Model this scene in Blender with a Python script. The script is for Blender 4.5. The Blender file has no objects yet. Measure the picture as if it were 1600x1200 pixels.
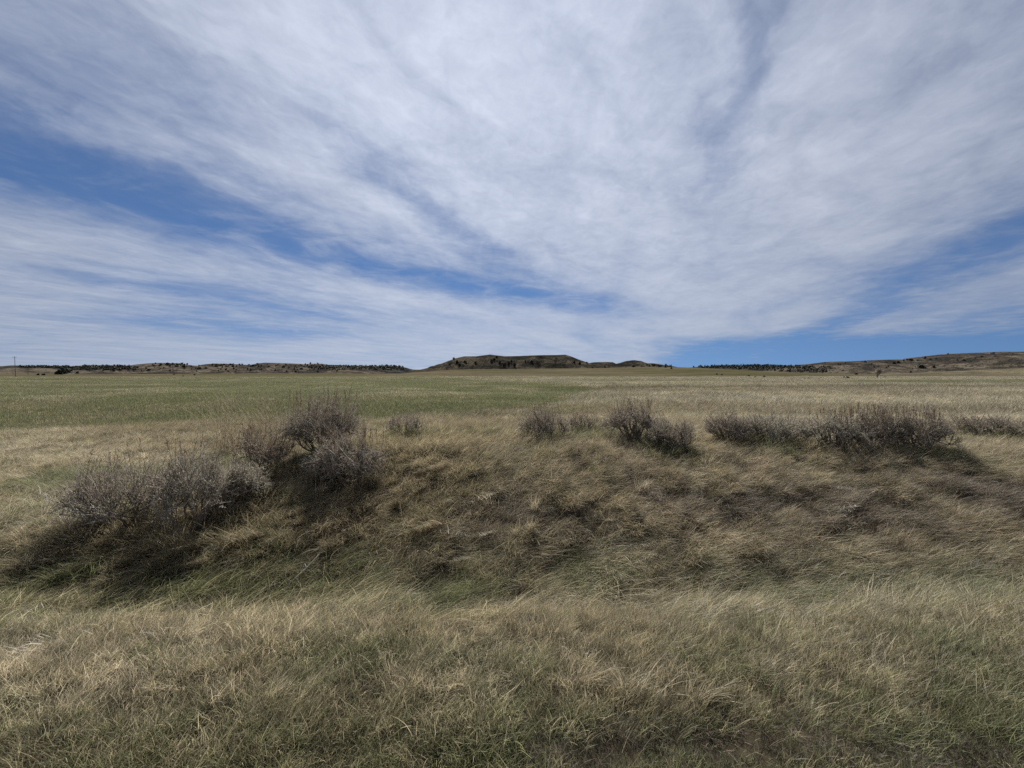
import bpy, bmesh, math, random
import numpy as np
from mathutils import Vector, Matrix
from mathutils.bvhtree import BVHTree

rng = np.random.default_rng(7)
random.seed(7)
scene = bpy.context.scene
COL = scene.collection

# ------------------------------------------------------------------ camera
EYE = 1.9
FPX, CX, CY, HOR = 711.0, 800.0, 600.0, 575.0      # photograph pixels (1600 x 1200)
PITCH = math.atan((CY - HOR) / FPX)
cam_d = bpy.data.cameras.new('camera')
cam_d.sensor_width = 36.0
cam_d.lens = 36.0 * FPX / 1600.0
cam_d.clip_start = 0.05
cam_d.clip_end = 40000
cam = bpy.data.objects.new('camera', cam_d)
cam.location = (0, 0, EYE)
cam.rotation_euler = (math.pi / 2 - PITCH, 0, 0)
COL.objects.link(cam)
scene.camera = cam

# ------------------------------------------------------------------ light settings
SUN_ELEV, SUN_AZ = math.radians(46), math.radians(-6)   # azimuth from +Y towards +X
SUN_STRENGTH, SKY_STRENGTH = 5.0, 0.05
EXPOSURE = 0.75
scene.view_settings.view_transform = 'Standard'
scene.view_settings.look = 'None'
scene.view_settings.exposure = EXPOSURE
scene.view_settings.gamma = 1.0
scene.view_settings.use_curve_mapping = False
scene.render.engine = 'CYCLES'
scene.cycles.use_denoising = False
scene.cycles.max_bounces = 4
scene.cycles.diffuse_bounces = 2
scene.cycles.transmission_bounces = 2
scene.cycles.transparent_max_bounces = 4


class NB:
    """small node-graph helper"""
    def __init__(s, tree):
        s.t = tree
        s.n = tree.nodes
        s.l = tree.links

    def put(s, sock, v):
        if v is None:
            return
        if isinstance(v, bpy.types.NodeSocket):
            s.l.new(v, sock)
        else:
            sock.default_value = v

    def m(s, op, a, b=None, c=None, clamp=False):
        n = s.n.new('ShaderNodeMath')
        n.operation = op
        n.use_clamp = clamp
        for i, v in enumerate((a, b, c)):
            if v is not None:
                s.put(n.inputs[i], v)
        return n.outputs[0]

    def add(s, a, b): return s.m('ADD', a, b)
    def sub(s, a, b): return s.m('SUBTRACT', a, b)
    def mul(s, a, b): return s.m('MULTIPLY', a, b)

    def step(s, x, lo, hi, a=0.0, b=1.0):
        n = s.n.new('ShaderNodeMapRange')
        n.interpolation_type = 'SMOOTHSTEP'
        s.put(n.inputs['Value'], x)
        n.inputs['From Min'].default_value = lo
        n.inputs['From Max'].default_value = hi
        n.inputs['To Min'].default_value = a
        n.inputs['To Max'].default_value = b
        return n.outputs[0]

    def xyz(s, x, y, z=0.0):
        n = s.n.new('ShaderNodeCombineXYZ')
        for i, v in enumerate((x, y, z)):
            s.put(n.inputs[i], v)
        return n.outputs[0]

    def noise(s, vec, scale=1.0, detail=4.0, rough=0.55, dist=0.0):
        n = s.n.new('ShaderNodeTexNoise')
        s.put(n.inputs['Vector'], vec)
        n.inputs['Scale'].default_value = scale
        n.inputs['Detail'].default_value = detail
        n.inputs['Roughness'].default_value = rough
        n.inputs['Distortion'].default_value = dist
        return n.outputs['Fac']

    def mix(s, f, a, b, mode='MIX'):
        n = s.n.new('ShaderNodeMix')
        n.data_type = 'RGBA'
        n.blend_type = mode
        s.put(n.inputs[0], f)
        s.put(n.inputs[6], a)
        s.put(n.inputs[7], b)
        return n.outputs[2]


# ------------------------------------------------------------------ sky
def build_world():
    w = bpy.data.worlds.new('World')
    scene.world = w
    w.use_nodes = True
    t = w.node_tree
    t.nodes.clear()
    b = NB(t)
    out = t.nodes.new('ShaderNodeOutputWorld')
    bg = t.nodes.new('ShaderNodeBackground')
    bg.inputs['Strength'].default_value = SKY_STRENGTH
    t.links.new(bg.outputs[0], out.inputs['Surface'])
    sky = t.nodes.new('ShaderNodeTexSky')
    sky.sky_type = 'NISHITA'
    sky.sun_disc = False
    sky.sun_elevation = SUN_ELEV
    sky.sun_rotation = SUN_AZ
    sky.altitude = 900
    sky.air_density = 1.0
    sky.dust_density = 0.05
    sky.ozone_density = 4.0
    tc = t.nodes.new('ShaderNodeTexCoord')
    sp = t.nodes.new('ShaderNodeSeparateXYZ')
    t.links.new(tc.outputs['Generated'], sp.inputs[0])
    X, Y, Z = sp.outputs
    t.links.new(b.xyz(X, Y, b.add(b.mul(b.m('MAXIMUM', Z, 0.0), 0.85), 0.16)), sky.inputs['Vector'])
    zz = b.add(b.m('MAXIMUM', Z, 0.0), 0.05)
    px = b.m('DIVIDE', X, zz)
    py = b.m('DIVIDE', Y, zz)
    th = math.radians(21.5)
    u = b.sub(b.mul(px, math.cos(th)), b.mul(py, math.sin(th)))
    v = b.add(b.mul(px, math.sin(th)), b.mul(py, math.cos(th)))
    # ragged edges
    w1 = b.sub(b.noise(b.xyz(b.mul(u, 1.3), b.mul(v, 0.55), 3.1), 1.0, 6, 0.6), 0.5)
    w2 = b.sub(b.noise(b.xyz(b.mul(u, 7.0), b.mul(v, 3.0), 8.7), 1.0, 5, 0.65), 0.5)
    uw = b.add(u, b.add(b.mul(w1, 0.8), b.mul(w2, 0.22)))

    def gap(u0, width, vlo, vlo2, vhi, vhi2):
        d = b.m('DIVIDE', b.sub(uw, u0), width)
        g = b.m('EXPONENT', b.mul(b.mul(d, d), -1.0))
        g = b.mul(g, b.step(v, vlo, vlo2))
        return b.mul(g, b.step(v, vhi, vhi2, 1.0, 0.0))

    # the centre line of the long blue lane bends towards the streak axis
    lane = b.step(v, 1.8, 7.0, -2.55, -0.75)
    gaps = [
        (gap(lane, 0.56, -1.5, 0.9, 4.2, 7.4), 0.76),
        (gap(1.05, 0.30, -1.0, 0.6, 1.6, 2.6), 0.24),
        (gap(-1.60, 0.25, -2.5, -0.5, 0.9, 1.5), 0.28),
        (gap(-1.30, 0.15, 0.8, 1.6, 2.8, 4.4), 0.34),
        (gap(0.12, 0.09, 0.9, 1.4, 2.2, 2.9), 0.26),
        (gap(-6.3, 1.5, 2.5, 4.0, 5.6, 7.5), 0.5),
        (gap(-4.3, 0.55, 1.5, 2.6, 4.4, 6.0), 0.36),
        (gap(1.80, 0.38, 1.8, 3.4, 9.0, 10.0), 0.62),
    ]
    # open blue low in the distance to the right
    right = b.mul(b.step(uw, 1.6, 3.6), b.step(v, 4.2, 6.5))
    far = b.mul(b.step(v, 8.0, 10.6), b.step(b.sub(uw, b.mul(v, -0.10)), -0.1, 1.7))
    gaps += [(right, 0.52), (far, 1.05)]
    # cover: broad bands, wisps, fine mottling, and fibres lying aslant the bands
    n1 = b.noise(b.xyz(b.mul(u, 1.2), b.mul(v, 0.42), 1.7), 1.0, 6, 0.5, 0.7)
    n2 = b.noise(b.xyz(b.mul(u, 3.4), b.mul(v, 1.9), 5.4), 1.0, 7, 0.52, 0.6)
    n3 = b.noise(b.xyz(b.mul(u, 13.0), b.mul(v, 10.0), 2.2), 1.0, 7, 0.66, 0.6)
    c_, s_ = math.cos(0.5), math.sin(0.5)
    fu = b.add(b.mul(u, c_), b.mul(v, s_))
    fv = b.sub(b.mul(v, c_), b.mul(u, s_))
    n4 = b.noise(b.xyz(b.mul(fu, 11.0), b.mul(fv, 1.6), 4.4), 1.0, 6, 0.66, 0.9)
    soft = b.step(v, 1.8, 7.0, 1.0, 0.40)             # far cloud blurs into veil
    dens = b.add(0.80, b.mul(b.sub(n1, 0.5), 0.80))
    dens = b.add(dens, b.mul(b.mul(b.sub(n2, 0.5), 0.56), soft))
    dens = b.add(dens, b.mul(b.mul(b.sub(n3, 0.5), 0.24), soft))
    dens = b.add(dens, b.mul(b.mul(b.sub(n4, 0.5), 0.16), soft))
    brk = b.step(b.noise(b.xyz(b.mul(u, 2.6), b.mul(v, 2.2), 9.3), 1.0, 6, 0.6, 0.8), 0.34, 0.62, 0.68, 1.10)
    for g, k in gaps:
        dens = b.sub(dens, b.mul(b.mul(g, brk), k))
    alpha = b.step(dens, -0.22, 1.22)
    lum = b.add(0.74, b.mul(alpha, 0.24))
    lum = b.add(lum, b.mul(b.sub(n3, 0.5), 0.16))
    lum = b.add(lum, b.mul(b.mul(b.sub(n2, 0.5), 0.26), soft))
    # thin cloud scatters sunlight forward, so it is brighter round the sun
    dt = t.nodes.new('ShaderNodeVectorMath')
    dt.operation = 'DOT_PRODUCT'
    t.links.new(tc.outputs['Generated'], dt.inputs[0])
    dt.inputs[1].default_value = (math.sin(SUN_AZ) * math.cos(SUN_ELEV), math.cos(SUN_AZ) * math.cos(SUN_ELEV), math.sin(SUN_ELEV))
    fw = b.m('POWER', b.m('MAXIMUM', dt.outputs['Value'], 0.0), 3.0)
    alpha = b.mul(alpha, b.add(0.84, b.mul(fw, 0.13)))
    lum = b.mul(lum, b.add(0.69, b.mul(fw, 0.66)))
    vm = t.nodes.new('ShaderNodeVectorMath')
    vm.operation = 'SCALE'
    vm.inputs[0].default_value = (7.2, 7.75, 9.0)
    b.put(vm.inputs['Scale'], lum)
    deep = b.mix(1.0, sky.outputs[0], (0.62, 0.72, 0.84, 1), 'MULTIPLY')
    col = b.mix(alpha, deep, vm.outputs[0])
    t.links.new(col, bg.inputs['Color'])


build_world()
scene.world.cycles.sampling_method = 'NONE'
sun_d = bpy.data.lights.new('sun', 'SUN')
sun_d.energy = SUN_STRENGTH
sun_d.angle = math.radians(0.9)
sun_d.color = (1.0, 0.955, 0.88)
sun = bpy.data.objects.new('sun', sun_d)
sd = Vector((math.sin(SUN_AZ) * math.cos(SUN_ELEV), math.cos(SUN_AZ) * math.cos(SUN_ELEV), math.sin(SUN_ELEV)))
sun.rotation_euler = sd.to_track_quat('Z', 'Y').to_euler()
sun.location = (0, 0, 50)
COL.objects.link(sun)


# ------------------------------------------------------------------ helpers
def smooth(a, b, x):
    t = np.clip((np.asarray(x, float) - a) / (b - a), 0, 1)
    return t * t * (3 - 2 * t)


_perm = np.random.default_rng(11).random((256, 256))


def vnoise(x, y):
    x = np.asarray(x, float); y = np.asarray(y, float)
    xi = np.floor(x).astype(int); yi = np.floor(y).astype(int)
    fx = x - xi; fy = y - yi
    fx = fx * fx * (3 - 2 * fx); fy = fy * fy * (3 - 2 * fy)
    a = _perm[xi & 255, yi & 255]; b = _perm[(xi + 1) & 255, yi & 255]
    c = _perm[xi & 255, (yi + 1) & 255]; d = _perm[(xi + 1) & 255, (yi + 1) & 255]
    return (a * (1 - fx) + b * fx) * (1 - fy) + (c * (1 - fx) + d * fx) * fy


def fbm(x, y, octv=4, gain=0.5):
    s = 0; a = 1.0; tot = 0
    for i in range(octv):
        s = s + a * vnoise(x * 2 ** i + 17.3 * i, y * 2 ** i + 9.1 * i)
        tot += a
        a *= gain
    return s / tot            # 0..1


def mesh_obj(name, verts, faces, mat, parent=None, smooth_shade=True, col=None, colname='tint'):
    me = bpy.data.meshes.new(name)
    verts = np.asarray(verts, dtype=np.float32)
    faces = np.asarray(faces, dtype=np.int32)
    me.vertices.add(len(verts))
    me.vertices.foreach_set('co', verts.ravel())
    k = faces.shape[1]
    me.loops.add(faces.size)
    me.loops.foreach_set('vertex_index', faces.ravel())
    me.polygons.add(len(faces))
    me.polygons.foreach_set('loop_start', np.arange(len(faces), dtype=np.int32) * k)
    me.polygons.foreach_set('loop_total', np.full(len(faces), k, dtype=np.int32))
    if smooth_shade:
        me.polygons.foreach_set('use_smooth', np.ones(len(faces), dtype=bool))
    me.update(calc_edges=True)
    if col is not None:
        col = np.asarray(col, dtype=np.float32)
        if col.shape[1] == 3:
            col = np.hstack([col, np.ones((len(col), 1), np.float32)])
        at = me.color_attributes.new(colname, 'FLOAT_COLOR', 'POINT')
        at.data.foreach_set('color', col.ravel())
    if mat:
        me.materials.append(mat)
    o = bpy.data.objects.new(name, me)
    COL.objects.link(o)
    if parent:
        o.parent = parent
    return o


def empty(name, loc, rz=0.0):
    o = bpy.data.objects.new(name, None)
    o.empty_display_size = 0.2
    o.location = loc
    o.rotation_euler = (0, 0, rz)
    COL.objects.link(o)
    return o


def tag(o, label=None, cat=None, group=None, kind=None):
    if label: o['label'] = label
    if cat: o['category'] = cat
    if group: o['group'] = group
    if kind: o['kind'] = kind
    return o


# ------------------------------------------------------------------ terrain shape
_by = [-6000, -50, 0, 6, 12, 30, 60, 120, 250, 400, 700, 1500, 12000]
_bz = [0.0, 0.0, 0.0, 0.0, 0.20, 0.12, -0.35, -1.3, -3.2, -5.2, -8.0, -14.0, -40.0]
# the long slope that climbs to the foot of the butte: (photo column, row) seen at 620 m
_ax = [560, 640, 700, 760, 850, 930, 1000, 1040, 1090, 1150, 1220, 1300]
_ar = [588, 585.5, 579, 577.5, 577, 576, 573.8, 574.5, 577.5, 581, 584.5, 588]


def apron(x, y):
    D = 620.0
    px = CX + x / D * FPX
    rows = np.interp(px, _ax, _ar)
    z = EYE - (rows - HOR) / FPX * D
    base = np.interp(D, _by, _bz)
    a = np.maximum(z - base, 0)
    return a * smooth(230, D, y) * (1 - smooth(D + 40, D + 900, y))


def height(x, y, fine=True):
    x = np.asarray(x, float); y = np.asarray(y, float)
    z = np.interp(y, _by, _bz)
    # left end of the bank
    s = (x + 4.9) * 0.832 - (y - 5.2) * 0.554
    L = smooth(-0.9, 0.7, s + (fbm(x * 0.7, y * 0.7, 2) - 0.5) * 0.5)
    ditch_y = 4.3 + 0.25 * (fbm(x * 0.25 + 4, x * 0 + 2.5, 2) - 0.5) * 2 + 0.02 * x
    z = z - 0.34 * np.exp(-((y - ditch_y) / 0.8) ** 2) * (0.45 + 0.55 * smooth(-7, -3, x))
    bank = smooth(4.7, 7.5, y + 0.5 * (fbm(x * 0.45, y * 0.2 + 7, 3) - 0.5))
    z = z + 0.54 * bank * (1 - 0.85 * smooth(8.6, 15, y)) * L
    z = z + apron(x, y)
    # broad undulation farther out
    z = z + (fbm(x / 60 + 3, y / 60 + 8, 3) - 0.5) * 0.9 * smooth(25, 160, y)
    z = z + (fbm(x / 260 + 1, y / 260 + 2, 3) - 0.5) * 3.0 * smooth(200, 700, y)
    z = z + (fbm(x * 0.35 + 2, y * 0.35, 2) - 0.5) * 0.14 * smooth(1, 4, np.hypot(x, y)) * (1 - smooth(30, 60, y))
    if fine:
        near = 1 - smooth(14, 34, np.hypot(x, y))
        z = z + ((fbm(x * 2.3, y * 2.3, 3) - 0.5) * 0.075 + (fbm(x * 6.5 + 5, y * 6.5, 2) - 0.5) * 0.022) * near
    return z


def ray_dir(px, row):
    a = (px - CX) / FPX
    c = -(row - CY) / FPX
    cp, spn = math.cos(PITCH), math.sin(PITCH)
    return Vector((a, cp + c * spn, -spn + c * cp))


def ground_hit(px, row):
    d = ray_dir(px, row)
    t = np.concatenate([np.linspace(1, 40, 4000), np.linspace(40, 900, 6000)])
    z = EYE + d.z * t
    g = height(d.x * t, d.y * t)
    i = np.argmax(z <= g)
    return float(d.x * t[i]), float(d.y * t[i])


# ------------------------------------------------------------------ plant cover (what grows where)
def in_wheat(x, y):
    """green field beyond the bank, 0..1"""
    wob = (fbm(x * 0.22 + 3, y * 0.14, 4) - 0.5)
    edge = np.interp(x, [-200, -60, -15, -4.2, 0, 3, 5.6, 7.5, 9, 300], [9, 10, 10.8, 13.6, 17, 22, 30, 40, 60, 900])
    near = smooth(-1.2, 1.6, (y - edge) / (1 + 0.04 * edge) + wob * 3.6)
    farf = 1 - smooth(130, 420, y + wob * 160 + (fbm(x * 0.03, y * 0.05 + 9, 3) - 0.5) * 170)
    right = 1 - smooth(0.0, 1.0, (x - np.interp(y, [10, 30, 40, 60, 130, 400], [0, 5.4, 6.6, 3.0, -18, -90])) / (1.8 + 0.16 * y))
    return near * farf * right


def green_strips(x, y):
    w = (fbm(x * 0.02, y * 0.02, 2) - 0.5) * 30
    a = smooth(70, 85, y + w) * (1 - smooth(105, 140, y + w)) * smooth(5, 15, x) * (1 - smooth(30, 60, x - y * 0.1))
    b = smooth(52, 68, y + w) * (1 - smooth(95, 150, y + w)) * smooth(0.62, 0.8, x / np.maximum(y, 1))
    d = smooth(48, 75, y + w * 0.5) * (1 - smooth(170, 330, y + w * 2)) * (1 - smooth(6, 22, x - y * 0.02)) * smooth(0.30, 0.55, fbm(x * 0.03 + 4, y * 0.05, 4))
    return np.maximum(np.maximum(a * 0.85, b * 0.9), d * 0.62)


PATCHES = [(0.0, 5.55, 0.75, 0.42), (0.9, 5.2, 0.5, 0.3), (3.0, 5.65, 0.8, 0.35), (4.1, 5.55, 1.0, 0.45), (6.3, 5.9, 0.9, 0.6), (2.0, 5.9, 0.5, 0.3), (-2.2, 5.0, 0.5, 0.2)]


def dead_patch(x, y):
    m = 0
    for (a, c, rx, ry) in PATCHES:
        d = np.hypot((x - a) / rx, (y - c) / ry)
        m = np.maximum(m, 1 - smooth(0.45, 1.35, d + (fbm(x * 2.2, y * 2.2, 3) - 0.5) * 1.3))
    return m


BUSH_XY = []
STRAW = np.array([0.282, 0.242, 0.155])
PALE = np.array([0.40, 0.352, 0.250])
BROWN = np.array([0.245, 0.198, 0.125])
OLIVE = np.array([0.14, 0.13, 0.07])
WHEAT = np.array([0.090, 0.108, 0.050])
DARK = np.array([0.080, 0.064, 0.050])


def lerp(a, b, t):
    return a + (b - a) * np.asarray(t)[..., None]


def cover(x, y):
    """dry blade colour, share of green blades, blade length factor"""
    x = np.asarray(x, float); y = np.asarray(y, float)
    n1 = fbm(x * 0.55, y * 0.55, 3)
    n2 = fbm(x * 1.7 + 40, y * 1.7, 3)
    n3 = fbm(x * 0.16 + 9, y * 0.16 + 3, 3)
    c = np.broadcast_to(STRAW, x.shape + (3,)).copy()
    # roadside strip: paler to the left, browner to the right
    strip = 1 - smooth(3.6, 4.4, y)
    c = lerp(c, PALE * 1.22, strip * smooth(1.2, -1.8, x) * smooth(2.0, 2.7, y) * (0.45 + 0.55 * smooth(0.3, 0.55, n2)))
    c = lerp(c, BROWN, strip * smooth(0.46, 0.66, n1) * 0.4)
    # bank face
    s = (x + 4.9) * 0.832 - (y - 5.2) * 0.554
    bank = smooth(4.5, 5.4, y) * (1 - smooth(7.6, 8.8, y)) * smooth(-0.6, 0.6, s)
    c = lerp(c, BROWN * 1.12, bank * (0.45 + 0.5 * smooth(0.35, 0.6, n1)))
    # plain beyond and to the left
    beyond = smooth(8.0, 9.5, y)
    c = lerp(c, PALE * 0.93, beyond * (0.45 + 0.5 * smooth(0.35, 0.65, n3)))
    left = smooth(0.4, -0.8, s) * smooth(4.6, 5.6, y)
    c = lerp(c, PALE * 0.97, left * (0.4 + 0.5 * smooth(0.4, 0.6, n2)))
    fs = fbm(x * 0.05 + 2, y * 0.22 + 5, 4)
    c = lerp(c, BROWN * 0.9, beyond * smooth(0.48, 0.62, fs) * 0.75)
    strip2 = np.exp(-((y - 47 - (fbm(x * 0.05, x * 0, 2) - 0.5) * 16) / 6.0) ** 2) * smooth(1, 5, x)
    c = lerp(c, BROWN * 0.62, strip2 * 0.85)
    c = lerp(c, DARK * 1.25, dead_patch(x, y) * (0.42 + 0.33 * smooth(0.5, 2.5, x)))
    g = 0.10 + 0.40 * smooth(0.50, 0.70, n2) * (1 - 0.5 * bank)
    g = g + 0.14 * strip * smooth(0.50, 0.66, n1)
    g = g + 0.42 * strip * smooth(2.75, 2.1, y) + 0.16 * strip * smooth(0.5, 2.5, x)
    dit = np.exp(-((y - 4.45) / 0.42) ** 2)
    g = g + 0.42 * dit * (0.35 + 0.65 * smooth(0.36, 0.56, n1)) + 0.2 * dit * smooth(1, 4, x)
    g = g + 0.30 * np.exp(-((y - 8.6) / 0.7) ** 2) * smooth(0.4, 0.6, n1)
    g = g + 0.45 * left * smooth(0.50, 0.66, n1)
    for bx, by, br in BUSH_XY:
        g = g + 0.55 * np.exp(-(((x - bx) / (br * 0.95)) ** 2 + ((y - by + 0.25) / (br * 0.8)) ** 2)) * (by > 7) * smooth(0.3, 0.5, n2)
    wh = np.maximum(in_wheat(x, y), green_strips(x, y))
    g = np.maximum(g * (1 - 0.4 * beyond), wh * (0.60 + 0.32 * smooth(0.32, 0.55, fbm(x * 0.22 + 6, y * 0.10, 4))))
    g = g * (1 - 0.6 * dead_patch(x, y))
    return c, np.clip(g, 0, 0.97), wh


# ------------------------------------------------------------------ materials
def new_mat(name):
    m = bpy.data.materials.new(name)
    m.use_nodes = True
    m.node_tree.nodes.clear()
    return m, NB(m.node_tree)


def finish(m, b, shader):
    o = b.n.new('ShaderNodeOutputMaterial')
    b.l.new(shader, o.inputs['Surface'])
    return m


def principled(b, color, rough=0.9, normal=None, spec=0.2):
    p = b.n.new('ShaderNodeBsdfPrincipled')
    b.put(p.inputs['Base Color'], color)
    b.put(p.inputs['Roughness'], rough)
    p.inputs['Specular IOR Level'].default_value = spec
    if normal is not None:
        b.l.new(normal, p.inputs['Normal'])
    return p.outputs[0]


def bump(b, h, strength=0.5, dist=0.05):
    n = b.n.new('ShaderNodeBump')
    n.inputs['Strength'].default_value = strength
    n.inputs['Distance'].default_value = dist
    b.put(n.inputs['Height'], h)
    return n.outputs[0]


def attr(b, name, typ='GEOMETRY', out='Color'):
    n = b.n.new('ShaderNodeAttribute')
    n.attribute_name = name
    n.attribute_type = typ
    return n.outputs[out]


def mat_ground():
    m, b = new_mat('prairie ground')
    geo = b.n.new('ShaderNodeNewGeometry')
    P = geo.outputs['Position']
    c = attr(b, 'tint')
    f1 = b.noise(P, 9.0, 6, 0.7)
    mp = b.n.new('ShaderNodeMapping')
    b.l.new(P, mp.inputs[0])
    mp.inputs['Scale'].default_value = (0.12, 0.5, 0.3)
    f2 = b.noise(mp.outputs[0], 1.0, 7, 0.72)
    mp2 = b.n.new('ShaderNodeMapping')
    b.l.new(P, mp2.inputs[0])
    mp2.inputs['Scale'].default_value = (0.012, 0.03, 0.03)
    f3 = b.noise(mp2.outputs[0], 1.0, 6, 0.65)
    k = b.add(b.step(f1, 0.3, 0.7, 0.70, 1.25), b.step(f2, 0.3, 0.7, -0.30, 0.30))
    k = b.add(k, b.step(f3, 0.3, 0.7, -0.2, 0.2))
    vm = b.n.new('ShaderNodeVectorMath')
    vm.operation = 'SCALE'
    b.l.new(c, vm.inputs[0])
    b.put(vm.inputs['Scale'], k)
    return finish(m, b, principled(b, vm.outputs[0], 0.95, bump(b, b.add(f1, f2), 0.6, 0.05), 0.0))


def mat_blade(name='grass blades', instanced=True, trans=0.40):
    m, b = new_mat(name)
    typ = 'INSTANCER' if instanced else 'GEOMETRY'
    dry = attr(b, 'tint', typ)
    gfrac = attr(b, 'green', typ, 'Fac')
    var = attr(b, 'blade', 'GEOMETRY')
    sp = b.n.new('ShaderNodeSeparateColor')
    b.l.new(var, sp.inputs[0])
    r, gsel, along = sp.outputs
    isg = b.m('LESS_THAN', gsel, gfrac)
    geo = b.n.new('ShaderNodeNewGeometry')
    pn = b.noise(geo.outputs['Position'], 5.0, 3, 0.6)
    lum = b.mul(b.step(r, 0.0, 1.0, 0.38, 1.9), b.step(pn, 0.3, 0.7, 0.78, 1.22))
    vm = b.n.new('ShaderNodeVectorMath'); vm.operation = 'SCALE'
    b.l.new(dry, vm.inputs[0]); b.put(vm.inputs['Scale'], lum)
    gm = b.n.new('ShaderNodeVectorMath'); gm.operation = 'SCALE'
    gm.inputs[0].default_value = (0.112, 0.131, 0.056); b.put(gm.inputs['Scale'], lum)
    tip = b.mix(b.mul(along, 0.35), gm.outputs[0], vm.outputs[0])
    c = b.mix(isg, vm.outputs[0], tip)
    d = b.n.new('ShaderNodeBsdfDiffuse'); b.l.new(c, d.inputs[0])
    tr = b.n.new('ShaderNodeBsdfTranslucent'); b.l.new(c, tr.inputs[0])
    mx = b.n.new('ShaderNodeMixShader'); mx.inputs[0].default_value = trans
    b.l.new(d.outputs[0], mx.inputs[1]); b.l.new(tr.outputs[0], mx.inputs[2])
    gl = b.n.new('ShaderNodeBsdfGlossy'); gl.inputs['Roughness'].default_value = 0.52
    gl.inputs[0].default_value = (0.75, 0.75, 0.75, 1)
    mg = b.n.new('ShaderNodeMixShader'); mg.inputs[0].default_value = 0.032
    b.l.new(mx.outputs[0], mg.inputs[1]); b.l.new(gl.outputs[0], mg.inputs[2])
    return finish(m, b, mg.outputs[0])


def mat_hill(name, base, dark, pale, scale=1.0):
    m, b = new_mat(name)
    geo = b.n.new('ShaderNodeNewGeometry')
    P = geo.outputs['Position']
    mp = b.n.new('ShaderNodeMapping'); b.l.new(P, mp.inputs[0])
    mp.inputs['Scale'].default_value = (0.02 * scale, 0.02 * scale, 0.09 * scale)
    a = b.noise(mp.outputs[0], 1.0, 7, 0.7, 0.5)
    f = b.noise(P, 0.16 * scale, 6, 0.75)
    c = b.mix(b.step(a, 0.50, 0.58), base, pale)
    c = b.mix(b.step(a, 0.49, 0.42), c, dark)
    c = b.mix(b.step(f, 0.50, 0.57, 0.0, 0.9), c, dark)
    c = b.mix(b.step(f, 0.44, 0.34, 0.0, 0.5), c, pale)
    return finish(m, b, principled(b, c, 0.95, bump(b, f, 0.9, 3.0), 0.0))


def mat_plain(name, col, var=0.35, scale=30.0, rough=0.85, trans=0.0):
    m, b = new_mat(name)
    geo = b.n.new('ShaderNodeNewGeometry')
    f = b.noise(geo.outputs['Position'], scale, 4, 0.65)
    vm = b.n.new('ShaderNodeVectorMath'); vm.operation = 'SCALE'
    vm.inputs[0].default_value = col
    b.put(vm.inputs['Scale'], b.step(f, 0.25, 0.75, 1 - var, 1 + var))
    if trans:
        d = b.n.new('ShaderNodeBsdfDiffuse'); b.l.new(vm.outputs[0], d.inputs[0])
        t = b.n.new('ShaderNodeBsdfTranslucent'); b.l.new(vm.outputs[0], t.inputs[0])
        mx = b.n.new('ShaderNodeMixShader'); mx.inputs[0].default_value = trans
        b.l.new(d.outputs[0], mx.inputs[1]); b.l.new(t.outputs[0], mx.inputs[2])
        return finish(m, b, mx.outputs[0])
    return finish(m, b, principled(b, vm.outputs[0], rough, None, 0.15))


M_ground = mat_ground()
M_blade = mat_blade()
M_hill = mat_hill('grazed hillside', (0.060, 0.051, 0.040, 1), (0.027, 0.025, 0.023, 1), (0.115, 0.099, 0.074, 1))
M_slope = mat_hill('tan grass slope', (0.105, 0.090, 0.060, 1), (0.070, 0.062, 0.042, 1), (0.150, 0.128, 0.088, 1))
M_butte = mat_hill('butte slopes', (0.038, 0.034, 0.026, 1), (0.020, 0.019, 0.016, 1), (0.078, 0.067, 0.048, 1))
M_wood = mat_hill('wooded ridge', (0.026, 0.026, 0.024, 1), (0.016, 0.017, 0.017, 1), (0.062, 0.056, 0.046, 1))
M_juniper = mat_plain('juniper needles', (0.058, 0.064, 0.050), 0.5, 3.0)
M_bark = mat_plain('weathered bark', (0.155, 0.132, 0.108), 0.4, 40)
M_twig = mat_plain('grey sage twigs', (0.215, 0.185, 0.150), 0.4, 25)
M_twig_light = mat_plain('silvery twigs', (0.40, 0.36, 0.30), 0.35, 25)
M_twig_pale = mat_plain('bleached twigs', (0.40, 0.37, 0.32), 0.3, 25)
M_leaf = mat_plain('sage leaves', (0.37, 0.345, 0.28), 0.4, 18, trans=0.35)
M_leaf_dark = mat_plain('dull sage leaves', (0.275, 0.242, 0.195), 0.4, 18, trans=0.35)
M_leaf_red = mat_plain('rusty weed leaves', (0.215, 0.165, 0.115), 0.4, 18, trans=0.25)
M_seed = mat_plain('rusty seed heads', (0.24, 0.185, 0.13), 0.4, 30, trans=0.2)
M_straw = mat_plain('tall straw', (0.42, 0.36, 0.25), 0.3, 20, trans=0.3)
M_pole = mat_plain('weathered pole', (0.09, 0.075, 0.062), 0.3, 5)


# ------------------------------------------------------------------ ground sheet
def axis(lo, hi, n, core):
    k = 9.0
    t = np.linspace(-1, 1, n)
    s = np.sinh(k * t) / np.sinh(k)
    lin = t * core
    a = lin + np.where(s < 0, s * (-lo - core), s * (hi - core))
    return a


GRID = []


def on_ground(x, y):
    """height of the ground mesh itself"""
    xs, ys, Z = GRID
    i = np.clip(np.searchsorted(xs, x) - 1, 0, len(xs) - 2)
    j = np.clip(np.searchsorted(ys, y) - 1, 0, len(ys) - 2)
    fx = (x - xs[i]) / (xs[i + 1] - xs[i]); fy = (y - ys[j]) / (ys[j + 1] - ys[j])
    return (Z[j, i] * (1 - fx) + Z[j, i + 1] * fx) * (1 - fy) + (Z[j + 1, i] * (1 - fx) + Z[j + 1, i + 1] * fx) * fy


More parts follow.
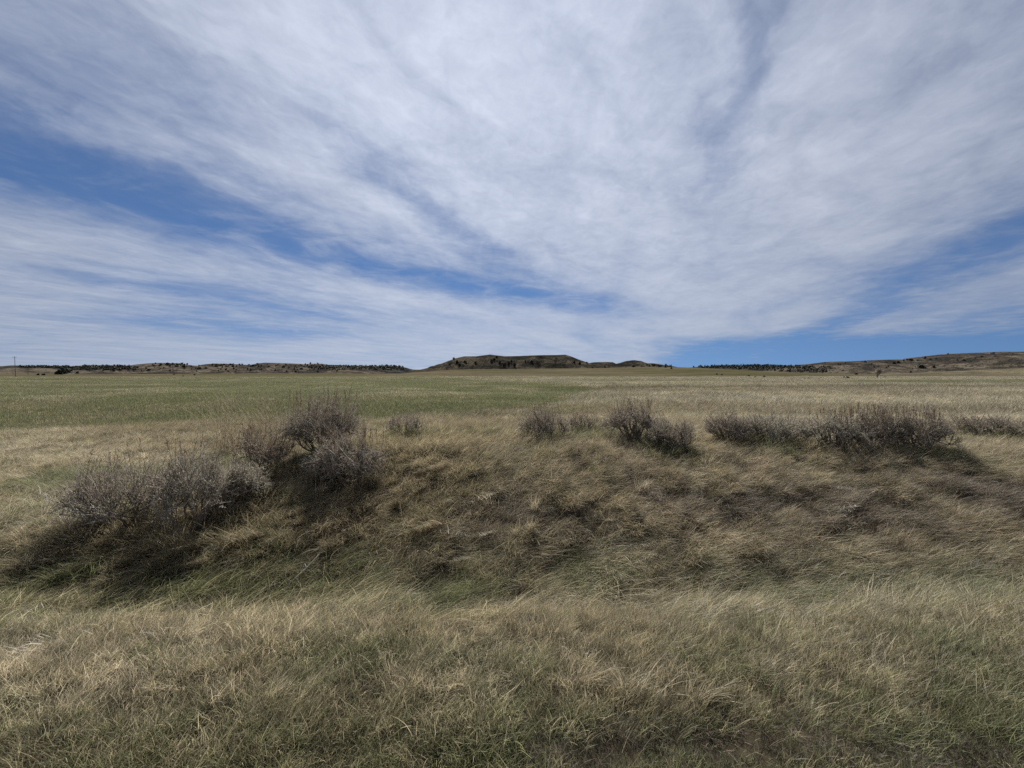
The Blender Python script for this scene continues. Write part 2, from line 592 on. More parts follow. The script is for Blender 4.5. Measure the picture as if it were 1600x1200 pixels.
def build_ground():
    xs = axis(-9000, 9000, 560, 22)
    ys = axis(-9000, 12000, 620, 26)
    ys = ys + 4.0
    X, Yg = np.meshgrid(xs, ys)
    Zg = height(X, Yg)
    GRID.extend([xs, ys, Zg])
    n, k = X.shape
    v = np.stack([X.ravel(), Yg.ravel(), Zg.ravel()], 1)
    i = np.arange(n * k).reshape(n, k)
    f = np.stack([i[:-1, :-1].ravel(), i[:-1, 1:].ravel(), i[1:, 1:].ravel(), i[1:, :-1].ravel()], 1)
    c, g, wh = cover(X.ravel(), Yg.ravel())
    yy = Yg.ravel()
    soil = np.array([0.040, 0.033, 0.023])
    sward = lerp(c * 0.45, np.broadcast_to(WHEAT * 0.72, c.shape), g)
    # far grazing land keeps its patches
    nf = fbm(v[:, 0] / 90 + 5, v[:, 1] / 50 + 5, 4)
    farc = lerp(np.broadcast_to(STRAW * 0.31, c.shape), np.broadcast_to(OLIVE * 0.46, c.shape), smooth(0.40, 0.62, nf))
    farc = lerp(farc, np.broadcast_to(BROWN * 0.46, c.shape), smooth(0.55, 0.72, fbm(v[:, 0] / 70 + 50, v[:, 1] / 40, 3)) * 0.6)
    farc = farc * 0.86  # darkened in colour for the self-shadowing that bladeless far ground lacks
    sward = lerp(sward, farc, smooth(90, 180, yy) * (1 - 0.85 * wh))
    col = lerp(np.broadcast_to(soil, c.shape), sward, 0.08 + 0.92 * smooth(14, 40, np.hypot(v[:, 0], yy)))
    o = mesh_obj('ground', v, f, M_ground, col=col)
    tag(o, 'rolling prairie ground with a roadside ditch, bank and fields', kind='structure')
    return o


ground = build_ground()


# ------------------------------------------------------------------ hills
HILLS = []


def hill(name, label, pts, D, front, back, mat, gully=0.35, flat=0.12, power=1.5, nu=220, nv=70, seed=0):
    px = np.array([p[0] for p in pts], float)
    rw = np.array([p[1] for p in pts], float)
    xs_w = (px - CX) / FPX * D
    zs_w = EYE + (HOR - rw) / FPX * D
    u = np.linspace(xs_w[0], xs_w[-1], nu)
    vv = np.linspace(-1, 1, nv)
    U, V = np.meshgrid(u, vv)
    yy = D + np.where(V < 0, V * front, V * back)
    base = np.interp(yy, _by, _bz) - 1.5
    nz = fbm(U / (front * 0.13) + seed * 3.7, V * 1.3 + seed, 4, 0.6) - 0.5
    nz2 = fbm(U / (front * 0.5) + seed, yy / (front * 0.5), 4) - 0.5
    shift = nz2 * front * 0.18 * smooth(0.05, 0.5, np.abs(V))
    crest = np.interp(U + shift, xs_w, zs_w)
    t = np.clip((np.abs(V) - flat * (0.7 + nz2)) / (1 - flat), 0, 1)
    t = np.clip(t + gully * nz * t * (1 - t) * 4 * 1.7, 0, 1)
    prof = (1 - t) ** power
    Z = base + np.maximum(crest - base, 0) * prof
    edge = np.minimum(np.arange(nu), np.arange(nu)[::-1]) / 3.0
    Z = Z - 2.0 * np.clip(1 - edge, 0, 1)[None, :]
    v = np.stack([U.ravel(), yy.ravel(), Z.ravel()], 1)
    i = np.arange(nu * nv).reshape(nv, nu)
    f = np.stack([i[:-1, :-1].ravel(), i[:-1, 1:].ravel(), i[1:, 1:].ravel(), i[1:, :-1].ravel()], 1)
    o = mesh_obj(name, v, f, mat)
    tag(o, label, kind='structure')
    HILLS.append(o)
    return o


hill('hill', 'low far wooded ridge behind the utility pole', [(-900, 574), (-500, 571), (-250, 573), (-80, 572.5), (0, 573), (28, 573.2), (36, 571), (60, 572), (80, 571.5), (112, 573.5), (135, 571.5), (152, 570.5), (188, 570.8), (210, 573), (250, 576), (300, 582)], 1700, 420, 500, M_wood, seed=1)
hill('hill', 'pale grassy rise at the foot of the far wooded ridge', [(-900, 582), (-300, 577), (-40, 576), (20, 575), (60, 575.5), (100, 579), (160, 583), (200, 586)], 1250, 330, 300, M_hill, seed=9)
hill('hill', 'grey-tan knob with a scrubby crest left of the long ridge', [(110, 587), (150, 581), (190, 577), (215, 574), (240, 568), (256, 567), (272, 567.5), (292, 571), (322, 572.5), (350, 575), (380, 580), (430, 587)], 1000, 230, 260, M_hill, seed=2)
hill('hill', 'long grey-tan ridge of low knobs with dark scrub', [(280, 586), (315, 574), (332, 569), (345, 568), (372, 569.5), (392, 571), (405, 568.5), (418, 566.7), (440, 567.3), (470, 568.8), (485, 569), (497, 568.2), (515, 571), (560, 576), (600, 583)], 1050, 250, 260, M_hill, seed=3)
hill('hill', 'dark wooded ridge tapering to the saddle beside the butte', [(470, 580), (500, 571), (520, 570), (545, 571), (562, 571.6), (590, 571.5), (603, 572), (618, 571.8), (628, 574), (642, 577.5), (668, 583)], 1250, 260, 300, M_wood, seed=4)
hill('hill', 'wooded far ridge under the blue gap in the clouds', [(990, 580), (1060, 576), (1078, 574.5), (1100, 573), (1126, 571.8), (1150, 571.9), (1180, 570.5), (1200, 569.5), (1215, 571), (1240, 571.5), (1275, 572.5), (1320, 576), (1380, 582)], 2100, 700, 600, M_wood, seed=5)
hill('butte', 'broad flat-topped dark butte with notched crest in the centre', [(640, 583), (660, 577.5), (676, 574), (690, 569.5), (702, 564.5), (714, 560), (727, 557), (745, 557), (757, 555.5), (766, 554.3), (776, 555.6), (790, 557), (806, 556.7), (825, 556), (848, 555.4), (868, 555.3), (881, 554.6), (891, 557.5), (902, 562), (914, 566), (930, 570), (955, 576), (985, 583)], 850, 150, 190, M_butte, gully=0.55, flat=0.16, power=1.25, nv=90, seed=6)
hill('hill', 'pair of rounded dark knolls beside the butte', [(895, 580), (915, 568.5), (928, 566), (945, 565.5), (956, 566), (962, 569), (970, 567), (980, 564), (990, 562.8), (1000, 564.2), (1008, 567.8), (1018, 567.6), (1030, 569.5), (1046, 572), (1070, 576), (1100, 582)], 930, 130, 170, M_butte, gully=0.4, seed=7)
hill('hill', 'long brown hill climbing behind the bare tree', [(1225, 586), (1250, 577), (1270, 572), (1284, 568), (1298, 565.5), (1320, 564.6), (1345, 564), (1372, 562.6), (1400, 561.6), (1424, 562), (1436, 559.5), (1446, 558.4), (1468, 557.6), (1484, 554), (1500, 552), (1530, 551), (1552, 550), (1580, 550), (1610, 549), (1690, 546), (1800, 548), (2000, 557), (2300, 575)], 900, 280, 320, M_hill, gully=0.5, nu=420, seed=8)
hill('hill', 'low tan slope rising in front of the long brown hill', [(1150, 595), (1280, 591.5), (1340, 589.3), (1400, 587), (1450, 584.5), (1500, 582), (1560, 578.5), (1620, 575), (1720, 570), (1900, 567), (2200, 575), (2500, 592)], 560, 330, 260, M_slope, gully=0.18, nu=300, seed=10)

# merged lookup for standing things on the far slopes
dg = bpy.context.evaluated_depsgraph_get()
_bv = [BVHTree.FromObject(o, dg) for o in HILLS + [ground]]


def far_hit(px, row):
    d = ray_dir(px, row).normalized()
    best = None
    for bv in _bv:
        loc, nrm, idx, dist = bv.ray_cast(Vector((0, 0, EYE)), d, 9000)
        if loc is not None and (best is None or dist < best[1]):
            best = (loc, dist)
    return best


def top_at(x, y):
    z = -1e9
    for bv in _bv:
        loc, nrm, idx, dist = bv.ray_cast(Vector((x, y, 500)), Vector((0, 0, -1)), 1000)
        if loc is not None:
            z = max(z, loc.z)
    return z


# ------------------------------------------------------------------ far trees
def crown_mesh(seed, n=150, w=0.42, h=1.0, conic=0.5, leaf=0.13):
    r = np.random.default_rng(seed)
    vs, fs = [], []
    lob = r.random(6) * 6.28
    for k in range(n):
        z = r.random() ** 0.85
        a = r.random() * 6.283
        env = (1 - conic * z) * (1 - max(0, z - 0.75) * 2.2) * min(1, 0.55 + z * 2.5)
        rad = w * env * (0.35 + 0.65 * math.sqrt(r.random())) * (1 + 0.22 * math.sin(3 * a + lob[0]) + 0.15 * math.sin(5 * a + lob[1] + 4 * z))
        c = np.array([math.cos(a) * rad, math.sin(a) * rad, h * (0.08 + 0.92 * z)])
        q = r.normal(size=(4, 3)) * leaf * (0.6 + 0.8 * r.random())
        b = len(vs)
        vs.extend(c + q[j] for j in range(4))
        fs += [(b, b + 1, b + 2), (b, b + 2, b + 3), (b, b + 3, b + 1)]
    return np.array(vs), np.array(fs)


def trunk_mesh(h=0.5, r0=0.05, r1=0.02, seg=6):
    vs, fs = [], []
    for j, (z, r) in enumerate(((-0.08, r0 * 1.3), (0.1, r0), (h, r1))):
        for i in range(seg):
            a = 6.283 * i / seg
            vs.append((math.cos(a) * r + 0.02 * j, math.sin(a) * r, z))
    for j in range(2):
        for i in range(seg):
            fs.append((j * seg + i, j * seg + (i + 1) % seg, (j + 1) * seg + (i + 1) % seg, (j + 1) * seg + i))
    return np.array(vs), np.array(fs)


_crowns = []
for s in range(5):
    v, f = crown_mesh(40 + s, 150, (0.46, 0.38, 0.55, 0.42, 0.62)[s], 1.0, (0.5, 0.65, 0.3, 0.45, 0.2)[s])
    o = mesh_obj('crown', v, f, M_juniper, smooth_shade=False)
    _crowns.append(o.data); bpy.data.objects.remove(o)
v, f = trunk_mesh()
o = mesh_obj('trunk', v, f, M_bark); _trunk = o.data; bpy.data.objects.remove(o)


def juniper(px, row, hpx, wide, label, group, k):
    hit = far_hit(px, row + 0.3)
    if hit is None:
        return
    loc, dist = hit
    H = hpx / FPX * loc.y
    t = empty('juniper_tree', (loc.x, loc.y, loc.z - 0.04 * H), k * 1.7)
    t.scale = (H * wide, H * wide, H)
    special = SINGLED.get((px, row))
    tag(t, special or label, 'tree', group)
    for nm, me in (('trunk', _trunk), ('crown', _crowns[k % 5])):
        c = bpy.data.objects.new(nm, me)
        COL.objects.link(c)
        c.parent = t


SINGLED = {(1440, 575): 'largest round juniper on the long brown hill', (1324, 592): 'largest dark bush in the low draw by the bare tree',
           (1552, 552): 'flat juniper on the skyline of the long brown hill', (288, 574): 'largest juniper on the grey-tan knob',
           (1194, 590): 'dark bush on the plain under the far wooded ridge', (98, 584): 'tallest dark tree of the clump at the far field edge'}
TREES = {
    ('dark juniper on the slope of the flat-topped butte', 'junipers dotted over the butte'):
        [(703, 570, 4, 1), (714, 567, 6, 1.2), (718, 572, 7, 1.1), (727, 567, 6, 1), (743, 567, 5, 1.2), (768, 566, 8, 1.1), (772, 563, 6, 1), (781, 568, 7, 1), (788, 571, 7, 1.1), (795, 569, 8, 1), (799, 565, 5, 1), (804, 571, 6, 1.2), (821, 566, 5, 1), (831, 566, 6, 1), (897, 567, 5, 1.1), (906, 568, 5, 1.4), (709, 561, 4, 1.1), (776, 559, 5, 1)],
    ('dark juniper at the foot of the rounded knolls', 'junipers by the rounded knolls'):
        [(917, 567, 3, 1), (926, 575, 4, 1.2), (945, 574, 4, 1.2), (990, 573, 4, 1.3), (1022, 572, 5, 1.3), (1031, 573, 5, 1.4), (1040, 574, 4, 1.3), (1049, 576, 4, 1.4)],
    ('dark juniper scattered over the grey-tan knob', 'junipers on the grey-tan knob'):
        [(178, 580, 4, 1), (200, 577, 3.5, 1.2), (233, 579, 5, 1.1), (256, 575, 3, 1), (288, 574, 6, 1.2), (312, 576, 4, 1.6), (243, 568, 3, 1), (262, 569, 4, 1.3), (270, 569, 4, 1.3), (278, 571, 4, 1.3), (272, 585, 2.5, 1.4), (286, 588, 2.5, 1.3), (304, 586, 3, 1)],
    ('dark juniper scattered over the long ridge of knobs', 'junipers on the long ridge'):
        [(338, 573, 4, 1.5), (350, 570, 3.5, 1.4), (360, 570, 3.5, 1.4), (387, 577, 4, 1), (396, 572, 4, 1.6), (409, 577, 3, 1.1), (430, 579, 4, 1), (443, 574, 4, 1.4), (462, 581, 4, 1.2), (471, 577, 4, 1.3), (487, 575, 4, 1.5), (500, 574, 4, 1.4), (527, 580, 3.5, 1.2), (402, 569, 3, 1.5), (420, 573, 3, 1.3)],
    ('dark spreading tree in the clump at the far field edge', 'trees in the dark clump'):
        [(89, 585, 5, 1.2), (93, 585, 8, 1.1), (98, 584, 9, 1), (103, 583, 8, 1.2), (107, 582, 6, 1.2), (121, 583, 3, 1.5), (60, 586, 2.5, 1.6), (68, 586, 2.5, 1.6)],
    ('dark juniper standing on the long brown hill', 'junipers on the long brown hill'):
        [(1262, 579, 4, 1.3), (1338, 585, 4, 1.1), (1397, 568, 5, 1.5), (1403, 567, 5, 1.3), (1424, 563, 4, 1.3), (1436, 574, 8, 1), (1440, 575, 8.5, 1.1), (1459, 574, 5.5, 1.1), (1445, 560, 4, 1.2), (1423, 582, 4, 1), (1388, 573, 3, 1.2), (1506, 563, 3, 1.4), (1534, 557, 3, 1.2), (1552, 552, 3, 1.8)],
    ('dark bush in the low draw beside the bare tree', 'dark bushes in the draw'):
        [(1250, 591, 2.5, 1.8), (1257, 592, 3, 1.5), (1264, 592, 3, 1.5), (1283, 591, 3.5, 1.6), (1319, 591, 5, 1.2), (1324, 592, 6, 1.2), (1356, 591, 3, 1.6), (1383, 590, 3, 1.5), (1120, 585, 3, 1.4), (1128, 586, 3, 1.4), (1180, 590, 3, 1.5), (1194, 590, 5, 1.2), (1170, 588, 3, 1.4)],
}
k = 0
for (lab, grp), spots in TREES.items():
    for (px, row, hp, wd) in spots:
        k += 1
        juniper(px, row, hp * (0.95 if 'clump' in lab else 0.62), wd * (0.9 + 0.3 * ((k * 37) % 10) / 10), lab, grp, k)


def pine_wood(label, spots_px, seed, n):
    """a far wood that reads as one mass on its ridge"""
    r = np.random.default_rng(seed)
    V, F = [], []
    off = 0
    wood_forms = [crown_mesh(seed * 100 + q, 26, 0.5, 1.0, 0.5, 0.22) for q in range(12)]
    for i in range(n):
        a, b_, r0, r1 = spots_px[r.integers(len(spots_px))]
        px = a + (b_ - a) * r.random()
        row = r0 + (r1 - r0) * r.random()
        hit = far_hit(px, row)
        if hit is None or hit[0].y > 5000 or hit[0].y < 600:
            continue
        loc = hit[0]
        H = (1.2 + 1.3 * r.random()) / FPX * loc.y
        v, f = wood_forms[i % 12]
        V.append(v * np.array([H * 1.1, H * 1.1, H]) + np.array([loc.x, loc.y, loc.z - 0.1 * H]))
        F.append(f + off)
        off += len(v)
    o = mesh_obj('pine_wood', np.concatenate(V), np.concatenate(F), M_juniper, smooth_shade=False)
    tag(o, label, 'wood', kind='stuff')


pine_wood('distant dark pine wood along the far ridge behind the pole', [(112, 215, 573, 579), (128, 205, 571.5, 577), (30, 110, 572.5, 575)], 1, 420)
pine_wood('distant dark pine wood on the ridge tapering to the saddle', [(498, 632, 572.5, 578), (510, 620, 572, 575)], 2, 480)
pine_wood('distant dark pine wood on the ridge under the blue gap', [(1062, 1300, 573.5, 582), (1090, 1270, 572, 576), (1110, 1200, 571, 574)], 3, 900)
pine_wood('dark scrub lining the crest of the grey-tan knob', [(238, 292, 568, 572.5), (262, 300, 569, 573), (170, 330, 572, 582)], 5, 70)
pine_wood('dark scrub lining the crests of the long ridge', [(328, 395, 569.5, 573.5), (400, 500, 568.5, 573), (480, 520, 571, 577), (330, 520, 572, 582)], 6, 120)
pine_wood('dark scrub lining the upper slopes of the long brown hill', [(1400, 1440, 561, 565), (1440, 1475, 558.5, 562), (1285, 1330, 565, 570), (1480, 1600, 551, 566), (1300, 1440, 566, 580)], 7, 30)
pine_wood('dark scrub growing along the crest of the knolls', [(1000, 1085, 570, 578), (1020, 1075, 572, 577)], 4, 120)


# ------------------------------------------------------------------ tubes
class Tubes:
    def __init__(s):
        s.v = []; s.f = []

    def path(s, pts, r0, r1, seg=3):
        pts = np.asarray(pts, float)
        n = len(pts)
        b = len(s.v)
        for i in range(n):
            d = pts[min(i + 1, n - 1)] - pts[max(i - 1, 0)]
            d = d / (np.linalg.norm(d) + 1e-9)
            a = np.cross(d, (0.31, 0.95, 0.07)); a /= np.linalg.norm(a) + 1e-9
            c = np.cross(d, a)
            r = r0 + (r1 - r0) * i / (n - 1)
            for k in range(seg):
                t = 6.2832 * k / seg
                s.v.append(pts[i] + (a * math.cos(t) + c * math.sin(t)) * r)
        for i in range(n - 1):
            for k in range(seg):
                s.f.append((b + i * seg + k, b + i * seg + (k + 1) % seg, b + (i + 1) * seg + (k + 1) % seg, b + (i + 1) * seg + k))

    def build(s, name, mat, parent=None):
        return mesh_obj(name, s.v, s.f, mat, parent)


class Leaves:
    def __init__(s):
        s.v = []; s.f = []

    def leaf(s, p, d, L, w, r):
        d = d / (np.linalg.norm(d) + 1e-9)
        a = np.cross(d, r.normal(size=3)); a /= np.linalg.norm(a) + 1e-9
        b = len(s.v)
        s.v += [p - a * w * 0.35, p + a * w * 0.35, p + d * L * 0.6 + a * w, p + d * L * 0.6 - a * w, p + d * L]
        s.f += [(b, b + 1, b + 2), (b, b + 2, b + 3), (b + 3, b + 2, b + 4)]

    def build(s, name, mat, parent=None):
        return mesh_obj(name, s.v, s.f, mat, parent, smooth_shade=False)


# ------------------------------------------------------------------ sagebrush
def bezier(a, b, c, n):
    t = np.linspace(0, 1, n)[:, None]
    return (1 - t) ** 2 * a + 2 * t * (1 - t) * b + t * t * c


def sagebrush(px, row, wpx, hpx, label, seed, leafmat, twigs=420, stems=14, leafy=7, seeds=0, upright=0.6, lean=(0, 0), group=None, pale=0, vase=False, name='sagebrush', depthk=0.85, grass=True):
    r = np.random.default_rng(seed)
    x, y = ground_hit(px, row)
    z = float(on_ground(x, y))
    W = wpx / FPX * y * 0.5
    H = hpx / FPX * y
    t = empty(name, (x, y, z - 0.03))
    tag(t, label, 'bush', group)
    st, tl, tw, pw, lv, sd_, sk = Tubes(), Tubes(), Tubes(), Tubes(), Leaves(), Leaves(), Tubes()
    lean = np.array([lean[0], lean[1], 0.0])
    stem_pts = []
    for i in range(stems):
        a = 6.283 * (i + r.random()) / stems
        rad = W * (0.25 + 0.6 * r.random())
        end = np.array([math.cos(a) * rad, math.sin(a) * rad * depthk, H * ((0.52 if vase else 0.38) + 0.25 * r.random()) * (1 - (0.0 if vase else 0.25) * rad / W)]) + lean * 0.5
        st0 = np.array([r.normal() * 0.04, r.normal() * 0.04, -0.02])
        mid = st0 * 0.4 + end * 0.5 + np.array([math.cos(a), math.sin(a), -0.25]) * 0.12 * H + r.normal(size=3) * 0.03
        p = bezier(st0, mid, end, 7) + np.r_[[np.zeros(3)], r.normal(size=(5, 3)) * 0.012, [np.zeros(3)]]
        st.path(p, 0.017 + 0.012 * r.random(), 0.006, 5)
        stem_pts.append(p)
        for j in range(2):
            q0 = p[3 + r.integers(3)]
            a2 = a + r.normal() * 0.8
            rad2 = W * (0.35 + 0.6 * r.random())
            e2 = np.array([math.cos(a2) * rad2, math.sin(a2) * rad2 * depthk, H * (0.42 + 0.33 * r.random()) * (1 - 0.3 * rad2 / W)]) + lean * 0.7
            p2 = bezier(q0, (q0 + e2) / 2 + r.normal(size=3) * 0.04 - np.array([0, 0, 0.05 * H]), e2, 6)
            st.path(p2, 0.009, 0.004, 4)
            stem_pts.append(p2)
    for i in range(int(twigs * (1.0 if px > 700 else 1.1))):
        p = stem_pts[r.integers(len(stem_pts))]
        q0 = p[-1 - r.integers(2 if vase else 4)] + r.normal(size=3) * 0.004
        out = np.array([q0[0] / W, q0[1] / W, 0])
        spike = r.random() < 0.22
        L = H * (0.22 + 0.33 * r.random() + (0.18 if spike else 0))
        d = np.array([out[0] * (1 - upright), out[1] * (1 - upright), upright + 0.25]) + r.normal(size=3) * np.array([0.34, 0.34, 0.16]) + lean * 0.8
        d /= np.linalg.norm(d)
        end = q0 + d * L
        # keep to a lumpy dome
        rr = math.hypot(end[0] - lean[0], (end[1] - lean[1]) / depthk) / W
        dome = H * (1.04 - 0.36 * rr * rr) * (0.46 + 0.60 * float(vnoise(end[0] * 7 + seed * 5, end[1] * 7)) + (0.24 if spike else 0))
        if end[2] > dome:
            end[2] = max(dome - 0.05 * r.random() * H, q0[2] * 0.7)
        if rr > 1.08:
            end[:2] = end[:2] / rr * 1.05
        m = (q0 + end) / 2 + np.array([0, 0, -0.06 * L]) + r.normal(size=3) * 0.02
        c = bezier(q0, m, end, 4)
        (tl if r.random() < 0.4 else tw).path(c, 0.0042, 0.0018, 3)
        nl = r.poisson(leafy)
        for j in range(nl):
            f = 0.25 + 0.75 * r.random() ** 0.8
            pp = c[0] * (1 - f) ** 2 + 2 * f * (1 - f) * m + f * f * end
            dd = (end - q0) / (L + 1e-6) * 0.8 + r.normal(size=3) * 0.5
            lv.leaf(pp, dd, 0.022 + 0.026 * r.random(), 0.0035 + 0.002 * r.random(), r)
        for j in range(2):      # fine side spurs
            f = 0.4 + 0.5 * r.random()
            pp = c[0] * (1 - f) ** 2 + 2 * f * (1 - f) * m + f * f * end
            e = pp + ((end - q0) / (L + 1e-6) + r.normal(size=3) * 0.45) * L * 0.35
            tw.path([pp, (pp + e) / 2 + r.normal(size=3) * 0.006, e], 0.0028, 0.0012, 3)
            for q in range(r.poisson(leafy * 0.35)):
                g = r.random()
                lv.leaf(pp + (e - pp) * g, e - pp + r.normal(size=3) * 0.03, 0.02 + 0.02 * r.random(), 0.0032, r)
    for i in range(seeds):
        p = stem_pts[r.integers(len(stem_pts))][-1]
        q0 = p + np.array([r.normal() * 0.05, r.normal() * 0.05, 0.05 * H])
        L = H * (0.35 + 0.25 * r.random())
        e = q0 + np.array([r.normal() * 0.10 + lean[0] * 0.2, r.normal() * 0.08, 1.0]) * L
        e[2] = min(e[2], H * (1.0 + 0.12 * r.random()))
        sk.path([q0, (q0 + e) / 2 + r.normal(size=3) * 0.01, e], 0.0028, 0.0015, 3)
        for j in range(16):
            f = 0.55 + 0.45 * r.random()
            sd_.leaf(q0 + (e - q0) * f, (e - q0) / L + r.normal(size=3) * 0.5, 0.02 + 0.02 * r.random(), 0.0045, r)
    for i in range(pale):       # sprawling bleached branches low on one side
        a = 3.14 + r.normal() * 0.35
        q0 = np.array([-0.15 * W, -0.25 * W, 0.22 * H])
        e = np.array([math.cos(a) * W * (0.75 + 0.5 * r.random()), math.sin(a) * W * 0.5 - 0.3 * W, H * (0.12 + 0.42 * r.random())])
        c = bezier(q0, (q0 + e) / 2 + np.array([0, 0, -0.1 * H]), e, 7) + r.normal(size=(7, 3)) * 0.008
        pw.path(c, 0.011, 0.004, 4)
        for j in range(7):
            pp = c[2 + r.integers(5)]
            e2 = pp + np.array([-0.4 + 0.3 * r.normal(), 0.2 * r.normal(), 0.7]) * (0.08 + 0.10 * r.random())
            pw.path([pp, (pp + e2) / 2 + r.normal(size=3) * 0.01, e2], 0.005, 0.002, 3)
    tag(st.build('stems', M_bark, t), kind='stuff')
    tag(tw.build('twigs', M_twig, t), kind='stuff')
    tag(tl.build('silvery_twigs', M_twig_light, t), kind='stuff')
    if lv.v: tag(lv.build('foliage', leafmat, t), kind='stuff')
    if seeds:
        s2 = tag(sk.build('seed_stalks', M_seed, t), kind='stuff')
        tag(sd_.build('seed_heads', M_seed, s2), kind='stuff')
    if pale:
        tag(pw.build('bleached_branches', M_twig_pale, t), kind='stuff')
    return t


SAGE = [
    dict(px=200, row=822, wpx=165, hpx=122, label='wide dark sagebrush with bleached branches sprawling over the grass', seed=1, leafmat=M_leaf_dark, twigs=430, stems=15, leafy=4, upright=0.66, lean=(-0.10, 0.02), pale=9, seeds=6),
    dict(px=306, row=828, wpx=112, hpx=140, label='silvery leafy sagebrush pressed against the wide dark one', seed=2, leafmat=M_leaf, twigs=330, stems=11, leafy=7, upright=0.8, seeds=8),
    dict(px=378, row=784, wpx=72, hpx=72, label='small grey sagebrush between silvery bush and rusty weeds', seed=3, leafmat=M_leaf, twigs=300, stems=9, leafy=9, upright=0.6, lean=(0.04, 0)),
    dict(px=412, row=742, wpx=95, hpx=84, label='rusty brown weedy bush tangled with tall straw', seed=4, leafmat=M_leaf_red, twigs=210, stems=9, leafy=7, upright=0.8, seeds=24, name='weedy_bush'),
    dict(px=505, row=712, wpx=125, hpx=104, label='tallest rounded purple-grey sagebrush crowning the left end of the bank', seed=5, leafmat=M_leaf_dark, twigs=600, stems=15, leafy=8, upright=0.55, seeds=45),
    dict(px=548, row=760, wpx=100, hpx=92, label='vase-shaped sagebrush with bare dark stems over its own shadow', seed=6, leafmat=M_leaf_dark, vase=True, twigs=420, stems=13, leafy=6, upright=0.5, lean=(-0.02, 0), seeds=26),
    dict(px=508, row=742, wpx=70, hpx=46, label='low grey sagebrush filling between the two tallest bushes', seed=16, leafmat=M_leaf, twigs=340, stems=10, leafy=8, upright=0.45),
    dict(px=635, row=682, wpx=66, hpx=44, label='thin wiry little shrub at the edge of the green field', seed=7, leafmat=M_leaf_dark, twigs=130, stems=11, leafy=2, upright=0.8, name='wiry_shrub'),
    dict(px=856, row=686, wpx=84, hpx=60, label='narrow ragged sagebrush leaning left on the bank top', seed=8, leafmat=M_leaf_dark, twigs=260, stems=10, leafy=6, upright=0.7, lean=(-0.12, 0), seeds=6),
    dict(px=912, row=676, wpx=62, hpx=40, label='sparse bare-stemmed shrub beside the narrow ragged sagebrush', seed=9, leafmat=M_leaf_red, twigs=120, stems=10, leafy=2, upright=0.85, name='wiry_shrub'),
    dict(px=992, row=688, wpx=100, hpx=64, label='spiky sagebrush with long upright dark branches', seed=10, leafmat=M_leaf_dark, vase=True, twigs=460, stems=14, leafy=6, upright=0.7, lean=(-0.05, 0), seeds=18),
    dict(px=1048, row=704, wpx=76, hpx=60, label='dark-based sagebrush pressed against the spiky one', seed=11, leafmat=M_leaf_dark, twigs=360, stems=11, leafy=6, upright=0.75),
    dict(px=1148, row=693, wpx=76, hpx=54, label='dark sagebrush with a bare leaning branch at the row gap', seed=12, leafmat=M_leaf_dark, twigs=340, stems=11, leafy=7, upright=0.6, lean=(-0.12, 0)),
    dict(px=1210, row=696, wpx=110, hpx=58, label='rounded grey-green sagebrush in the middle of the right-hand row', seed=13, leafmat=M_leaf, twigs=400, stems=13, leafy=11, upright=0.6),
    dict(px=1304, row=706, wpx=96, hpx=66, label='pale open sagebrush with fanning bleached stems and rusty tips', seed=14, leafmat=M_leaf, vase=True, twigs=380, stems=13, leafy=9, upright=0.6, seeds=26),
    dict(px=1362, row=704, wpx=92, hpx=74, label='tall dense sagebrush with rusty seed stalks beside pale one', seed=15, leafmat=M_leaf_dark, twigs=480, stems=13, leafy=8, upright=0.6, seeds=34),
    dict(px=1424, row=708, wpx=110, hpx=72, label='dark broad sagebrush ending the row and shading the grass', seed=17, leafmat=M_leaf_dark, twigs=440, stems=14, leafy=8, upright=0.65, lean=(0.06, 0), seeds=34),
    dict(px=1528, row=684, wpx=84, hpx=44, label='low flat sagebrush standing apart beyond the row', seed=18, leafmat=M_leaf_dark, twigs=300, stems=10, leafy=8, upright=0.4),
    dict(px=1582, row=688, wpx=74, hpx=42, label='low drab sagebrush next to the flat one', seed=19, leafmat=M_leaf_dark, twigs=280, stems=10, leafy=8, upright=0.4),
]
for s in SAGE:
    o = sagebrush(**s)
    BUSH_XY.append((o.location.x, o.location.y, s['wpx'] / FPX * o.location.y * 0.5))


# ------------------------------------------------------------------ tall straw tufts and the forked stalk
def straw_tuft(px, row, hpx, wpx, label, seed, n=40, lean=0.25):
    r = np.random.default_rng(seed)
    x, y = ground_hit(px, row)
    z = float(on_ground(x, y))
    H = hpx / FPX * y; W = wpx / FPX * y
    t = empty('straw_tuft', (x, y, z - 0.02))
    tag(t, label, 'grass', 'tall straw tufts around the bushes')
    bl, sh = Tubes(), Leaves()
    for i in range(n):
        b0 = np.array([r.normal() * W * 0.14, r.normal() * W * 0.14, 0])
        e = b0 + np.array([r.normal() * W * 0.30 - lean * W, r.normal() * W * 0.25, H * (0.6 + 0.45 * r.random())])
        c = bezier(b0, b0 * 0.6 + e * 0.4 + np.array([0, 0, 0.22 * H]), e, 6)
        bl.path(c, 0.0036, 0.0018, 3)
        for j in range(5):
            sh.leaf(c[4] + (c[5] - c[4]) * r.random(), (c[5] - c[4]) + r.normal(size=3) * 0.03, 0.03, 0.003, r)
        sh.leaf(c[1], np.array([r.normal() * .6, r.normal() * .6, 0.7]), 0.2 * H, 0.003, r)
    tag(bl.build('culms', M_straw, t), kind='stuff')
    tag(sh.build('blades', M_straw, t), kind='stuff')


straw_tuft(358, 712, 104, 60, 'tall bleached straw tuft rising above the rusty weeds', 1, 70)
straw_tuft(415, 716, 108, 85, 'tall bleached straw tuft beside the tallest sagebrush', 2, 100, 0.1)
straw_tuft(444, 722, 90, 80, 'shorter bleached straw tuft in front of tallest sagebrush', 3, 90, 0.2)


